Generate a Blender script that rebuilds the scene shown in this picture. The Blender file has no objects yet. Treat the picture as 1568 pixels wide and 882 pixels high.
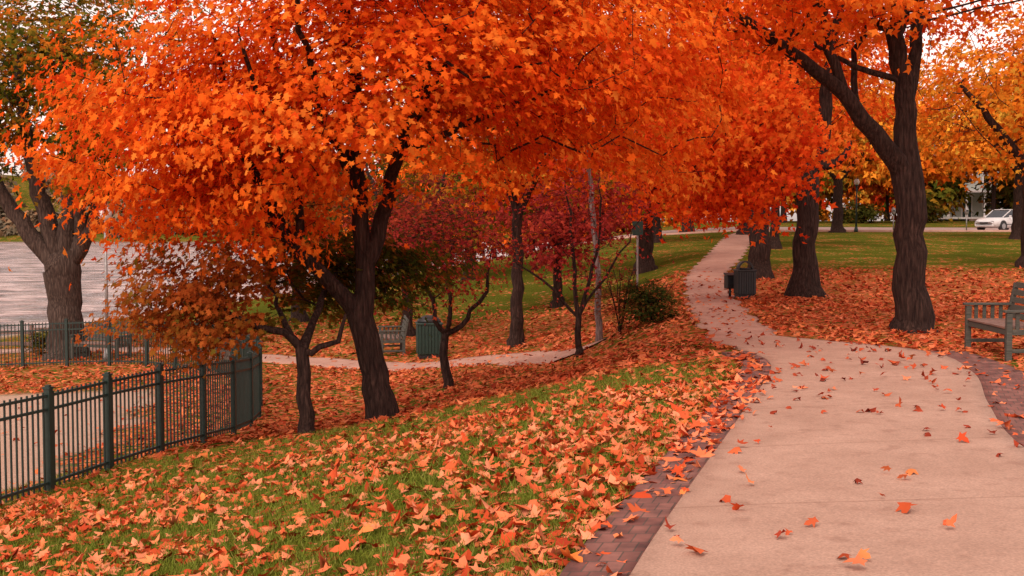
import bpy, math, random
import numpy as np
from mathutils import Vector
rng=np.random.default_rng(7); random.seed(7)
scene=bpy.context.scene
COL=scene.collection
def sm(a,b,x):
    t=np.clip((np.asarray(x,float)-a)/(b-a),0,1); return t*t*(3-2*t)
# ---------------------------------------------------------------- terrain
XE_Y=np.array([-40,3,6,10,15.5,19,24,34,52,97,200,700.]); XE_X=np.array([-1,0,.6,1.75,3.0,3.1,3.5,4.8,8,17.5,38,140.])
def xe(Y):
    return (np.interp(Y-1.5,XE_Y,XE_X)+np.interp(Y,XE_Y,XE_X)+np.interp(Y+1.5,XE_Y,XE_X))/3
def zt(X,Y):
    X=np.asarray(X,float);Y=np.asarray(Y,float)
    u=xe(Y)-X
    def prof(us,ds):
        return (np.interp(u-.5,us,ds)+np.interp(u,us,ds)+np.interp(u+.5,us,ds))/3
    near=prof([0,1.2,2.5,4.8,8,12,20,26,34,80],[0,.06,.3,.85,1.35,1.6,2.0,2.5,3.6,6])
    far=prof([.3,1.2,2.4,4.5,6.5,10,18,26,34,80],[0,.3,.9,1.3,1.6,1.75,2.05,2.5,3.6,6])
    vf=prof([0,10,18,26,34,80],[0,.6,1.4,2.5,3.6,6])
    w=sm(15,22,Y); w2=sm(38,65,Y)
    d=near*(1-w)+far*w; d=d*(1-w2)+vf*w2
    rise=(1.15*sm(34,80,Y)+.75*sm(80,115,Y))*(1-sm(4,24,u))
    z=rise-d
    bank=sm(275,310,Y)
    z=z*(1-bank)+bank*(-1.2+3*sm(310,600,Y)+sm(0,-70,X)*16*sm(308,420,Y)*(1+.25*np.sin(X*.021)))
    z=z+0.03*np.sin(X*.9+1)*np.sin(Y*.7)*sm(.8,3,u)*(1-sm(60,90,Y))
    return z
def Z(x,y): return float(zt(x,y))
# ---------------------------------------------------------------- mesh helpers
def raw_mesh(name,V,F,cols=None,mats=(),smooth=False,attrs=None):
    me=bpy.data.meshes.new(name); V=np.ascontiguousarray(V,dtype=np.float32);F=np.ascontiguousarray(F,dtype=np.int32)
    m,k=F.shape
    me.vertices.add(len(V)); me.vertices.foreach_set("co",V.ravel())
    me.loops.add(m*k); me.loops.foreach_set("vertex_index",F.ravel())
    me.polygons.add(m); me.polygons.foreach_set("loop_start",np.arange(0,m*k,k,dtype=np.int32))
    if smooth: me.polygons.foreach_set("use_smooth",np.ones(m,dtype=bool))
    if cols is not None:
        a=me.attributes.new("Col",'FLOAT_COLOR','POINT')
        c=np.ones((len(V),4),dtype=np.float32); c[:,:3]=cols; a.data.foreach_set("color",c.ravel())
    if attrs:
        for n,v in attrs.items():
            a=me.attributes.new(n,'FLOAT','POINT'); a.data.foreach_set("value",np.asarray(v,dtype=np.float32))
    me.update(calc_edges=True)
    for mt in mats: me.materials.append(mt)
    ob=bpy.data.objects.new(name,me); COL.objects.link(ob); return ob
def empty(name,loc=(0,0,0),rz=0):
    e=bpy.data.objects.new(name,None); COL.objects.link(e); e.location=loc; e.rotation_euler=(0,0,rz); e.empty_display_size=.2; return e
class Parts:
    def __init__(s,parent): s.p=parent
    def add(s,name,V,F,mat,bev=0,smooth=False):
        me=bpy.data.meshes.new(name); me.from_pydata([tuple(v) for v in V],[],F); me.materials.append(mat); me.update()
        if smooth:
            for p in me.polygons: p.use_smooth=True
        o=bpy.data.objects.new(name,me); COL.objects.link(o); o.parent=s.p
        if bev:
            b=o.modifiers.new('b','BEVEL'); b.width=bev; b.segments=2; b.limit_method='ANGLE'
        return o
    def box(s,name,c,sz,mat,bev=.006,rot=(0,0,0)):
        x,y,z=[q/2 for q in sz]
        V=[(-x,-y,-z),(x,-y,-z),(x,y,-z),(-x,y,-z),(-x,-y,z),(x,-y,z),(x,y,z),(-x,y,z)]
        F=[(0,3,2,1),(4,5,6,7),(0,1,5,4),(1,2,6,5),(2,3,7,6),(3,0,4,7)]
        o=s.add(name,V,F,mat,bev); o.location=c; o.rotation_euler=rot; return o
    def lathe(s,name,c,prof,mat,n=16,rot=(0,0,0)):
        V=[];F=[]
        for (r,z) in prof:
            for i in range(n):
                a=2*math.pi*i/n+math.pi/n
                V.append((r*math.cos(a),r*math.sin(a),z))
        for j in range(len(prof)-1):
            for i in range(n):
                F.append((j*n+i,j*n+(i+1)%n,(j+1)*n+(i+1)%n,(j+1)*n+i))
        F.append(tuple(range(n-1,-1,-1))); F.append(tuple((len(prof)-1)*n+i for i in range(n)))
        o=s.add(name,V,F,mat,0,False); o.location=c; o.rotation_euler=rot
        if n>8:
            for p in o.data.polygons:
                if len(p.vertices)==4: p.use_smooth=True
        return o
# ---------------------------------------------------------------- materials
def newmat(name):
    m=bpy.data.materials.new(name); m.use_nodes=True; nt=m.node_tree; nt.nodes.clear()
    out=nt.nodes.new('ShaderNodeOutputMaterial'); return m,nt,out
def N(nt,t,**kw):
    n=nt.nodes.new(t)
    for k,v in kw.items(): setattr(n,k,v)
    return n
def ramp(nt,stops,interp='LINEAR'):
    r=nt.nodes.new('ShaderNodeValToRGB'); cr=r.color_ramp; cr.interpolation=interp
    while len(cr.elements)>1: cr.elements.remove(cr.elements[-1])
    cr.elements[0].position=stops[0][0]; cr.elements[0].color=(*stops[0][1],1)
    for p,c in stops[1:]:
        e=cr.elements.new(p); e.color=(*c,1)
    return r
def simple(name,c1,c2,scale=8,rough=.6,bump=.1,stretch=(1,1,1),metal=0,detail=6,bdist=.01):
    m,nt,out=newmat(name); L=nt.links.new
    tc=N(nt,'ShaderNodeTexCoord'); mp=N(nt,'ShaderNodeMapping'); mp.inputs['Scale'].default_value=stretch
    no=N(nt,'ShaderNodeTexNoise'); no.inputs['Scale'].default_value=scale; no.inputs['Detail'].default_value=detail
    L(tc.outputs['Object'],mp.inputs[0]); L(mp.outputs[0],no.inputs['Vector'])
    r=ramp(nt,[(.3,c1),(.7,c2)]); L(no.outputs[0],r.inputs[0])
    p=N(nt,'ShaderNodeBsdfPrincipled'); p.inputs['Roughness'].default_value=rough; p.inputs['Metallic'].default_value=metal
    L(r.outputs[0],p.inputs['Base Color'])
    b=N(nt,'ShaderNodeBump'); b.inputs['Strength'].default_value=bump; b.inputs['Distance'].default_value=bdist
    L(no.outputs[0],b.inputs['Height']); L(b.outputs[0],p.inputs['Normal']); L(p.outputs[0],out.inputs[0]); return m
def leafmat(name,trans=.4):
    m,nt,out=newmat(name); L=nt.links.new
    at=N(nt,'ShaderNodeAttribute',attribute_name='Col')
    p=N(nt,'ShaderNodeBsdfDiffuse')
    L(at.outputs['Color'],p.inputs[0])
    if trans>0:
        t=N(nt,'ShaderNodeBsdfTranslucent'); mx=N(nt,'ShaderNodeMixShader'); mx.inputs[0].default_value=trans
        L(at.outputs['Color'],t.inputs[0]); L(p.outputs[0],mx.inputs[1]); L(t.outputs[0],mx.inputs[2]); L(mx.outputs[0],out.inputs[0])
    else: L(p.outputs[0],out.inputs[0])
    return m
LEAF=leafmat('leaf_translucent',.42); LEAFD=leafmat('leaf_distant',0); DEAD=leafmat('fallen_leaf',0); GRASSM=leafmat('grass_blade',0)
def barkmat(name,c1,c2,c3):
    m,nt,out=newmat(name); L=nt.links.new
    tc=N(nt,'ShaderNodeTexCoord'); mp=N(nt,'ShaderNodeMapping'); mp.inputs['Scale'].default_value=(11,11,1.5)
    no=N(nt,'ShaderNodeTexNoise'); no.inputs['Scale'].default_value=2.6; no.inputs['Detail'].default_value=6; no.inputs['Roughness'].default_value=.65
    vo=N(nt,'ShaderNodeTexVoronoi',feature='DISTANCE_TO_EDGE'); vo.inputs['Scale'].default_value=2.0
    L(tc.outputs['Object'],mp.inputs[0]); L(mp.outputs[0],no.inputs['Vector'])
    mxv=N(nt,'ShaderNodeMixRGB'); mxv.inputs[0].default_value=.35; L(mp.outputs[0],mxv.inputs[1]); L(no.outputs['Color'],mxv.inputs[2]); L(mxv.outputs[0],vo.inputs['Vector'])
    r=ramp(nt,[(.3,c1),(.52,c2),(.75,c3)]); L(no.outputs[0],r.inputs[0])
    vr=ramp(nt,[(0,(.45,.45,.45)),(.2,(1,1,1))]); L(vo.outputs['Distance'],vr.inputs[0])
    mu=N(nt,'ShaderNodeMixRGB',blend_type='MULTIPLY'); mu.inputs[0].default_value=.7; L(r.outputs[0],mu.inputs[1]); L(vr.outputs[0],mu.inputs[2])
    p=N(nt,'ShaderNodeBsdfPrincipled'); p.inputs['Roughness'].default_value=.9; p.inputs['Specular IOR Level'].default_value=.15
    L(mu.outputs[0],p.inputs['Base Color'])
    ad=N(nt,'ShaderNodeMath',operation='ADD'); L(vr.outputs[0],ad.inputs[0]); L(no.outputs[0],ad.inputs[1])
    b=N(nt,'ShaderNodeBump'); b.inputs['Strength'].default_value=.8; b.inputs['Distance'].default_value=.025
    L(ad.outputs[0],b.inputs['Height']); L(b.outputs[0],p.inputs['Normal']); L(p.outputs[0],out.inputs[0]); return m
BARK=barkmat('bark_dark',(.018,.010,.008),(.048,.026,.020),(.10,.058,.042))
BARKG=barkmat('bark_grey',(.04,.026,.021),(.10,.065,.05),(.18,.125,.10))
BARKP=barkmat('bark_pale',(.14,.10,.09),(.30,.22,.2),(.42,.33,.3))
GREENM=simple('painted_green_steel',(.010,.026,.020),(.018,.038,.029),20,.5,.05)
DKGREEN=simple('bin_green',(.008,.028,.02),(.016,.048,.034),12,.5,.08)
BENCHW=simple('weathered_wood',(.035,.04,.03),(.10,.09,.07),6,.75,.4,(1,12,12))
BENCHS=simple('seat_wood',(.15,.085,.065),(.30,.18,.14),6,.7,.4,(1,1,12))
BLACK=simple('black_plastic',(.01,.01,.01),(.02,.02,.02),10,.5,.05)
WHITE=simple('car_white_paint',(.62,.6,.58),(.7,.68,.66),3,.25,.0)
GLASS=simple('dark_glass',(.02,.025,.03),(.04,.045,.05),3,.08,.0)
RUBBER=simple('tyre_rubber',(.012,.012,.012),(.03,.03,.03),30,.85,.1)
CHROME=simple('wheel_alloy',(.35,.35,.35),(.5,.5,.5),10,.3,.0,metal=.8)
REDL=simple('tail_light',(.4,.01,.01),(.5,.02,.02),5,.2,.0)
SIDING=simple('house_siding',(.30,.33,.29),(.36,.39,.34),2,.7,.2,(1,1,30))
TRIMW=simple('white_trim',(.60,.57,.54),(.70,.66,.63),8,.5,.05)
ROOFM=simple('roof_shingle',(.07,.055,.05),(.14,.11,.10),14,.9,.4)
BRICKW=simple('far_building',(.2,.13,.10),(.3,.21,.17),3,.8,.1)
METAL=simple('galvanised',(.25,.23,.22),(.38,.36,.34),14,.5,.05,metal=.4)
def ground_material():
    m,nt,out=newmat('park_ground'); L=nt.links.new
    tc=N(nt,'ShaderNodeTexCoord'); P=tc.outputs['Object']
    ga=N(nt,'ShaderNodeTexNoise'); ga.inputs['Scale'].default_value=22; ga.inputs['Detail'].default_value=6; ga.inputs['Roughness'].default_value=.7; L(P,ga.inputs['Vector'])
    gr=ramp(nt,[(.32,(.034,.038,.006)),(.5,(.10,.115,.014)),(.7,(.20,.205,.035))]); L(ga.outputs[0],gr.inputs[0])
    big=N(nt,'ShaderNodeTexNoise'); big.inputs['Scale'].default_value=.55; big.inputs['Detail'].default_value=5; big.inputs['Roughness'].default_value=.6; L(P,big.inputs['Vector'])
    br_=ramp(nt,[(.3,(.75,.72,.7)),(.7,(1.15,1.1,1.05))]); L(big.outputs[0],br_.inputs[0])
    gm=N(nt,'ShaderNodeMixRGB',blend_type='MULTIPLY'); gm.inputs[0].default_value=1; L(gr.outputs[0],gm.inputs[1]); L(br_.outputs[0],gm.inputs[2])
    la=N(nt,'ShaderNodeAttribute',attribute_name='litter'); sa=N(nt,'ShaderNodeAttribute',attribute_name='sand')
    d1=N(nt,'ShaderNodeMath',operation='MULTIPLY_ADD'); L(big.outputs[0],d1.inputs[0]); d1.inputs[1].default_value=1.3; d1.inputs[2].default_value=-.65
    d=N(nt,'ShaderNodeMath',operation='ADD'); L(d1.outputs[0],d.inputs[0]); L(la.outputs['Fac'],d.inputs[1])
    cur=gm.outputs[0]; hs=[]
    wn=N(nt,'ShaderNodeTexNoise'); wn.inputs['Scale'].default_value=14; wn.inputs['Detail'].default_value=3; L(P,wn.inputs['Vector'])
    for k,(sc,off) in enumerate([(7.,0.),(9.,3.7),(8.,9.1)]):
        ad=N(nt,'ShaderNodeVectorMath',operation='ADD'); L(P,ad.inputs[0]); ad.inputs[1].default_value=(off,off*1.3,0)
        wm=N(nt,'ShaderNodeMixRGB',blend_type='ADD'); wm.inputs[0].default_value=.12; L(ad.outputs[0],wm.inputs[1]); L(wn.outputs['Color'],wm.inputs[2])
        v=N(nt,'ShaderNodeTexVoronoi'); v.inputs['Scale'].default_value=sc; L(wm.outputs[0],v.inputs['Vector'])
        sp=N(nt,'ShaderNodeSeparateColor'); L(v.outputs['Color'],sp.inputs[0])
        lr=ramp(nt,[(0,(.18,.035,.018)),(.25,(.38,.065,.025)),(.5,(.52,.12,.045)),(.75,(.60,.17,.06)),(1,(.64,.26,.13))]); L(sp.outputs[0],lr.inputs[0])
        lt=N(nt,'ShaderNodeMath',operation='LESS_THAN'); L(sp.outputs[1],lt.inputs[0]); L(d.outputs[0],lt.inputs[1])
        ld=N(nt,'ShaderNodeMath',operation='LESS_THAN'); L(v.outputs['Distance'],ld.inputs[0]); ld.inputs[1].default_value=.52
        mm=N(nt,'ShaderNodeMath',operation='MULTIPLY'); L(lt.outputs[0],mm.inputs[0]); L(ld.outputs[0],mm.inputs[1])
        mx=N(nt,'ShaderNodeMixRGB'); L(mm.outputs[0],mx.inputs[0]); L(cur,mx.inputs[1]); L(lr.outputs[0],mx.inputs[2]); cur=mx.outputs[0]; hs.append(mm)
    sn=ramp(nt,[(.3,(.38,.24,.17)),(.7,(.58,.40,.30))]); L(ga.outputs[0],sn.inputs[0])
    ms=N(nt,'ShaderNodeMixRGB'); L(sa.outputs['Fac'],ms.inputs[0]); L(cur,ms.inputs[1]); L(sn.outputs[0],ms.inputs[2])
    p=N(nt,'ShaderNodeBsdfDiffuse')
    L(ms.outputs[0],p.inputs[0])
    a1=N(nt,'ShaderNodeMath',operation='ADD'); L(hs[0].outputs[0],a1.inputs[0]); L(hs[2].outputs[0],a1.inputs[1])
    a2=N(nt,'ShaderNodeMath',operation='ADD'); L(a1.outputs[0],a2.inputs[0]); L(ga.outputs[0],a2.inputs[1])
    b=N(nt,'ShaderNodeBump'); b.inputs['Strength'].default_value=.5; b.inputs['Distance'].default_value=.03
    L(a2.outputs[0],b.inputs['Height']); L(b.outputs[0],p.inputs['Normal']); L(p.outputs[0],out.inputs[0]); return m
GROUND=ground_material()
def concrete(name,c1,c2,joint=1.6):
    m,nt,out=newmat(name); L=nt.links.new
    uv=N(nt,'ShaderNodeUVMap'); sp=N(nt,'ShaderNodeSeparateXYZ'); L(uv.outputs[0],sp.inputs[0])
    tc=N(nt,'ShaderNodeTexCoord')
    n1=N(nt,'ShaderNodeTexNoise'); n1.inputs['Scale'].default_value=1.3; n1.inputs['Detail'].default_value=8; n1.inputs['Roughness'].default_value=.68; L(tc.outputs['Object'],n1.inputs['Vector'])
    n2=N(nt,'ShaderNodeTexNoise'); n2.inputs['Scale'].default_value=70; n2.inputs['Detail'].default_value=4; L(tc.outputs['Object'],n2.inputs['Vector'])
    r=ramp(nt,[(.3,c1),(.7,c2)]); L(n1.outputs[0],r.inputs[0])
    r2=ramp(nt,[(.3,(.72,.72,.72)),(.7,(1.1,1.1,1.1))]); L(n2.outputs[0],r2.inputs[0])
    mu=N(nt,'ShaderNodeMixRGB',blend_type='MULTIPLY'); mu.inputs[0].default_value=1; L(r.outputs[0],mu.inputs[1]); L(r2.outputs[0],mu.inputs[2])
    dv=N(nt,'ShaderNodeMath',operation='DIVIDE'); L(sp.outputs[1],dv.inputs[0]); dv.inputs[1].default_value=joint
    fr=N(nt,'ShaderNodeMath',operation='FRACT'); L(dv.outputs[0],fr.inputs[0])
    sb=N(nt,'ShaderNodeMath',operation='SUBTRACT'); L(fr.outputs[0],sb.inputs[0]); sb.inputs[1].default_value=.5
    ab=N(nt,'ShaderNodeMath',operation='ABSOLUTE'); L(sb.outputs[0],ab.inputs[0])
    jr=ramp(nt,[(0,(.68,.63,.60)),(.004,(.75,.7,.67)),(.008,(1,1,1))]); L(ab.outputs[0],jr.inputs[0])
    n3=N(nt,'ShaderNodeTexNoise'); n3.inputs['Scale'].default_value=5.5; n3.inputs['Detail'].default_value=5; L(tc.outputs['Object'],n3.inputs['Vector'])
    r3=ramp(nt,[(.30,(.74,.68,.66)),(.43,(1,1,1))]); L(n3.outputs[0],r3.inputs[0])
    ms=N(nt,'ShaderNodeMixRGB',blend_type='MULTIPLY'); ms.inputs[0].default_value=.7; L(mu.outputs[0],ms.inputs[1]); L(r3.outputs[0],ms.inputs[2])
    mj=N(nt,'ShaderNodeMixRGB',blend_type='MULTIPLY'); mj.inputs[0].default_value=.8; L(ms.outputs[0],mj.inputs[1]); L(jr.outputs[0],mj.inputs[2])
    p=N(nt,'ShaderNodeBsdfPrincipled'); p.inputs['Roughness'].default_value=.8; p.inputs['Specular IOR Level'].default_value=.3; L(mj.outputs[0],p.inputs['Base Color'])
    b=N(nt,'ShaderNodeBump'); b.inputs['Strength'].default_value=.35; b.inputs['Distance'].default_value=.006
    ad=N(nt,'ShaderNodeMath',operation='ADD'); L(n2.outputs[0],ad.inputs[0]); L(jr.outputs[0],ad.inputs[1]); L(ad.outputs[0],b.inputs['Height']); L(b.outputs[0],p.inputs['Normal'])
    L(p.outputs[0],out.inputs[0]); return m
CONC=concrete('path_concrete',(.41,.24,.17),(.55,.34,.25),2.1)
CONC2=concrete('path_concrete_far',(.46,.25,.18),(.60,.36,.27),3)
ROADM=concrete('road_asphalt',(.34,.23,.19),(.45,.31,.27),9)
def brickmat():
    m,nt,out=newmat('brick_edging'); L=nt.links.new
    uv=N(nt,'ShaderNodeUVMap'); br=N(nt,'ShaderNodeTexBrick'); L(uv.outputs[0],br.inputs['Vector'])
    br.inputs['Scale'].default_value=1; br.inputs['Brick Width'].default_value=.1; br.inputs['Row Height'].default_value=.2; br.inputs['Mortar Size'].default_value=.005
    br.offset=.5
    br.inputs['Color1'].default_value=(.17,.06,.048,1); br.inputs['Color2'].default_value=(.27,.115,.09,1); br.inputs['Mortar'].default_value=(.10,.065,.05,1)
    tc=N(nt,'ShaderNodeTexCoord'); n=N(nt,'ShaderNodeTexNoise'); n.inputs['Scale'].default_value=6; n.inputs['Detail'].default_value=7; L(tc.outputs['Object'],n.inputs['Vector'])
    r=ramp(nt,[(.3,(.5,.5,.5)),(.7,(1.25,1.2,1.15))]); L(n.outputs[0],r.inputs[0])
    mu=N(nt,'ShaderNodeMixRGB',blend_type='MULTIPLY'); mu.inputs[0].default_value=1; L(br.outputs['Color'],mu.inputs[1]); L(r.outputs[0],mu.inputs[2])
    p=N(nt,'ShaderNodeBsdfPrincipled'); p.inputs['Roughness'].default_value=.85; L(mu.outputs[0],p.inputs['Base Color'])
    b=N(nt,'ShaderNodeBump'); b.inputs['Strength'].default_value=.6; b.inputs['Distance'].default_value=.008; b.invert=True
    L(br.outputs['Fac'],b.inputs['Height']); L(b.outputs[0],p.inputs['Normal']); L(p.outputs[0],out.inputs[0]); return m
BRICK=brickmat()
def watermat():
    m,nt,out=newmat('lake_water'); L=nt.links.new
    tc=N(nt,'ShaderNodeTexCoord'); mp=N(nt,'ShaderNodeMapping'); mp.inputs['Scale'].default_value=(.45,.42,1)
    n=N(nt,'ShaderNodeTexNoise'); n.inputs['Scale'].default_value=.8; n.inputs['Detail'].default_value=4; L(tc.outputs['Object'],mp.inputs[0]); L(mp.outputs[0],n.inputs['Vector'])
    r=ramp(nt,[(.38,(.10,.06,.055)),(.52,(.36,.23,.20)),(.65,(.62,.44,.40))]); L(n.outputs[0],r.inputs[0])  # bright and dark ripple reflections painted into the base colour with noise
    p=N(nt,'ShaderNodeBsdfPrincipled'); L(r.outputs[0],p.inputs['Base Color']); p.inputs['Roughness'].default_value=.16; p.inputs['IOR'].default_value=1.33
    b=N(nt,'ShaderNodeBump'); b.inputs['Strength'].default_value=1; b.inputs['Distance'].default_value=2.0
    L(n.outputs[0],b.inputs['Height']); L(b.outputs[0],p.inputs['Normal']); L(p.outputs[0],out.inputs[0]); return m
# ---------------------------------------------------------------- ground mesh
def axis(segs):
    out=[]
    for a,b,s in segs: out+=list(np.arange(a,b,s))
    return np.array(out+[segs[-1][1]])
gx=axis([(-700,-220,40),(-220,-40,6),(-40,-14,1.2),(-14,14,.3),(14,45,1.2),(45,120,5),(120,700,40)])
gy=axis([(-60,0,5),(0,4,1),(4,40,.3),(40,100,1),(100,260,8),(260,430,4),(430,900,40)])
GX,GY=np.meshgrid(gx,gy); VX=GX.ravel(); VY=GY.ravel(); VZ=zt(VX,VY)
nx,ny=len(gx),len(gy)
idx=np.arange(nx*ny).reshape(ny,nx)
F=np.stack([idx[:-1,:-1],idx[:-1,1:],idx[1:,1:],idx[1:,:-1]],-1).reshape(-1,4)
def litter(X,Y):
    u=xe(Y)-X
    near=.15+.35*sm(2.2,0,u)+.15*sm(6,9,u)
    l=near*(1-sm(12,17,Y))+.45*sm(12,17,Y)
    l=l*(1-sm(38,46,Y))+ .05*sm(38,46,Y)
    r=sm(0,1.5,-u)*sm(15,18,Y)
    l=l*(1-r)+r*(.68*(1-sm(36,50,Y))+.04*sm(36,50,Y))
    return l
def sandm(X,Y):
    b=np.interp(Y,[12,14,20,25],[-5.7,-5.8,-6.4,-7.3])+.25*np.sin(Y*2.1)
    s=sm(b+.2,b-.3,X)*sm(27,26,Y)*sm(8,10,Y)*sm(-22,-19,X)
    u=xe(Y)-X
    s2=sm(25,27,u)*(1-sm(200,260,Y))
    return np.maximum(s,s2)
raw_mesh('ground',np.stack([VX,VY,VZ],-1),F,mats=[GROUND],smooth=True,attrs={'litter':litter(VX,VY),'sand':sandm(VX,VY)})
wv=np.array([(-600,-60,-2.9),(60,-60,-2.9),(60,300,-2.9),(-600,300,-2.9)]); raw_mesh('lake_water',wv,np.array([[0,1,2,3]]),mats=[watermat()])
# ---------------------------------------------------------------- path strips
def resample(P,step):
    P=np.array(P,float)
    out=[]
    Q=np.vstack([2*P[0]-P[1],P,2*P[-1]-P[-2]])
    for i in range(1,len(Q)-2):
        p0,p1,p2,p3=Q[i-1],Q[i],Q[i+1],Q[i+2]; n=max(2,int(np.linalg.norm(p2-p1)/step))
        for t in np.linspace(0,1,n,endpoint=False):
            out.append(.5*((2*p1)+(-p0+p2)*t+(2*p0-5*p1+4*p2-p3)*t*t+(-p0+3*p1-3*p2+p3)*t**3))
    out.append(P[-1]); return np.array(out)
def strip(name,Lp,Rp,mat,lift,n=120,m=8,ragged=0):
    def even(P):
        R=resample(P,.15); s=np.r_[0,np.cumsum(np.linalg.norm(np.diff(R,axis=0),axis=1))]
        q=np.linspace(0,s[-1],n); return np.stack([np.interp(q,s,R[:,0]),np.interp(q,s,R[:,1])],-1),q
    A,q=even(Lp);B,_=even(Rp)
    if ragged:
        A=A+ragged*(np.sin(q*3.1)[:,None]*.5+np.sin(q*7.7+1)[:,None]*.3)*np.array([1,0]); B=B+ragged*(np.sin(q*2.7+2)[:,None]*.5+np.sin(q*8.3)[:,None]*.3)*np.array([1,0])
    V=[];UV=[]
    for i in range(n):
        for j in range(m+1):
            t=j/m; p=A[i]*(1-t)+B[i]*t; V.append((p[0],p[1])); UV.append((t*np.linalg.norm(B[i]-A[i]),q[i]))
    V=np.array(V); z=zt(V[:,0],V[:,1])+lift; V=np.column_stack([V,z])
    id=np.arange(n*(m+1)).reshape(n,m+1)
    F=np.stack([id[:-1,:-1],id[:-1,1:],id[1:,1:],id[1:,:-1]],-1).reshape(-1,4)
    k=len(V)
    S1=V[id[:,0]].copy(); S1[:,2]-=.12; S2=V[id[:,m]].copy(); S2[:,2]-=.12
    V=np.vstack([V,S1,S2]); UV+= [UV[i] for i in id[:,0]]+[UV[i] for i in id[:,m]]
    a=np.arange(n-1)
    F=np.vstack([F,np.stack([k+a,id[:-1,0],id[1:,0],k+a+1],-1),np.stack([id[:-1,m],k+n+a,k+n+a+1,id[1:,m]],-1)])
    ob=raw_mesh(name,V,F,mats=[mat])
    uvl=ob.data.uv_layers.new(name='UVMap'); UVa=np.array(UV,dtype=np.float32)
    uvl.data.foreach_set('uv',UVa[F.ravel()].ravel()); return ob
WL=[(-.2,2.5),(.1,4.2),(.634,6.3),(1.21,8.3),(2.1,11.3),(3.2,15.2),(3.25,17),(3.0,18.8)]
WR=[(3.45,2.5),(3.5,4.2),(3.65,6.5),(4.03,9.7),(4.65,12),(5.45,14.6),(5.65,17),(4.1,19.2)]
strip('concrete_path',WL,WR,CONC,.035,140,12)
def off(P,d):
    P=resample(P,.5); T=np.gradient(P,axis=0); T/=np.linalg.norm(T,axis=1)[:,None]; Nn=np.stack([-T[:,1],T[:,0]],-1); return P+Nn*d
L1=off(WL[:-1],.002);L2=off(WL[:-1],.36); strip('brick_edging',L2,L1,BRICK,.03,140,4)
R1=off(WR[:-1],-.002);R2=off(WR[:-1],-.6); strip('brick_edging',R1,R2,BRICK,.03,140,4)
NL=[(3.0,18.0),(3.3,21.5),(3.55,24.3),(4.0,28),(4.8,34),(6.0,42),(8.2,52),(12.2,70),(16.5,86)]
NR=[(4.15,18.6),(4.35,21),(4.65,24.3),(5.1,28),(5.9,34),(7.3,42),(9.7,52),(13.8,70),(18.2,86)]
strip('footpath',NL,NR,CONC2,.02,200,6,.16)
LPc=[(1.3,24.6),(.6,25.8),(-.6,27.6),(-3.0,29.4),(-5.2,31.2),(-7.5,33.5),(-12,37),(-20,40)]
strip('lower_footpath',off(LPc,.6),off(LPc,-.6),CONC2,.035,200,10,.2)
strip('road',[(-5,103),(12,95.5),(40,92),(80,91),(160,93)],[(-5,92),(12,84.5),(40,81),(80,80),(160,82)],ROADM,.03,120,8)
strip('pavement_kerb',[(-5,91.9),(12,84.4),(40,80.9),(80,79.9),(160,81.9)],[(-5,90.4),(12,82.9),(40,79.4),(80,78.4),(160,80.4)],CONC2,.13,120,4)
# ---------------------------------------------------------------- leaves
H=[(0,-.30),(.33,-.38),(.25,-.15),(.58,.10),(.22,.13),(.24,.36),(0,.64)]
T0=np.array([(0,0)]+H+[(-x,y) for x,y in H[1:-1]])
tri=[(0,i,i+1) for i in range(1,7)]
lefti=[1]+[8,9,10,11,12]+[7]
tri+=[(0,lefti[i+1],lefti[i]) for i in range(6)]
F0=np.array(tri)
T1=np.array([(0,-.38),(.56,.05),(.17,.16),(0,.64),(-.17,.16),(-.56,.05)]); F1=np.array([(0,1,2),(0,2,3),(0,3,4),(0,4,5)])
def norm(a): return a/np.maximum(np.linalg.norm(a,axis=-1,keepdims=True),1e-6)
def leaves(name,P,Nn,Td,S,C,lod,mat,curl=.25,parent=None):
    T,Fc=(T0,F0) if lod==0 else (T1,F1)
    n=len(P); k=len(T)
    Nn=norm(Nn); Td=norm(Td-Nn*(Td*Nn).sum(-1,keepdims=True)); B=np.cross(Td,Nn)
    c1=rng.normal(curl*.8,curl,(n,1)); c2=rng.normal(0,curl,(n,1)); c3=rng.normal(0,curl*.6,(n,1)); wd=rng.uniform(.75,1.1,(n,1)); sk=rng.normal(0,.12,(n,1))
    x=T[None,:,0]*wd+sk*T[None,:,1];y=T[None,:,1]*np.ones((n,1))
    z=-c1*np.abs(x)*1.1+c2*y*y*1.6+c3*x*y*3
    V=P[:,None]+S[:,None,None]*(x[...,None]*B[:,None]+y[...,None]*Td[:,None]+z[...,None]*Nn[:,None])
    Fa=(Fc[None]+(np.arange(n)*k)[:,None,None]).reshape(-1,3)
    Cc=np.repeat(C,k,axis=0)
    ob=raw_mesh(name,V.reshape(-1,3),Fa,cols=Cc,mats=[mat])
    if parent: ob.parent=parent
    return ob
def pal(cols,t):
    cols=np.array(cols,float); t=np.clip(t,0,.9999)*(len(cols)-1); i=t.astype(int); f=(t-i)[:,None]
    return cols[i]*(1-f)+cols[i+1]*f
ORANGE=[(.74,.078,.012),(.88,.14,.014),(.93,.205,.02),(.94,.29,.04)]
REDOR=[(.60,.04,.014),(.80,.08,.014),(.90,.14,.018),(.91,.23,.03)]
YELOR=[(.72,.12,.012),(.84,.21,.016),(.84,.32,.03),(.60,.34,.04)]
BROWNG=[(.06,.065,.012),(.14,.12,.02),(.34,.11,.02),(.48,.11,.025)]
GRNMIX=[(.07,.09,.012),(.17,.17,.02),(.42,.20,.02),(.70,.17,.018)]
CRIM=[(.15,.018,.018),(.30,.028,.03),(.43,.045,.035),(.55,.075,.04)]
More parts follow.
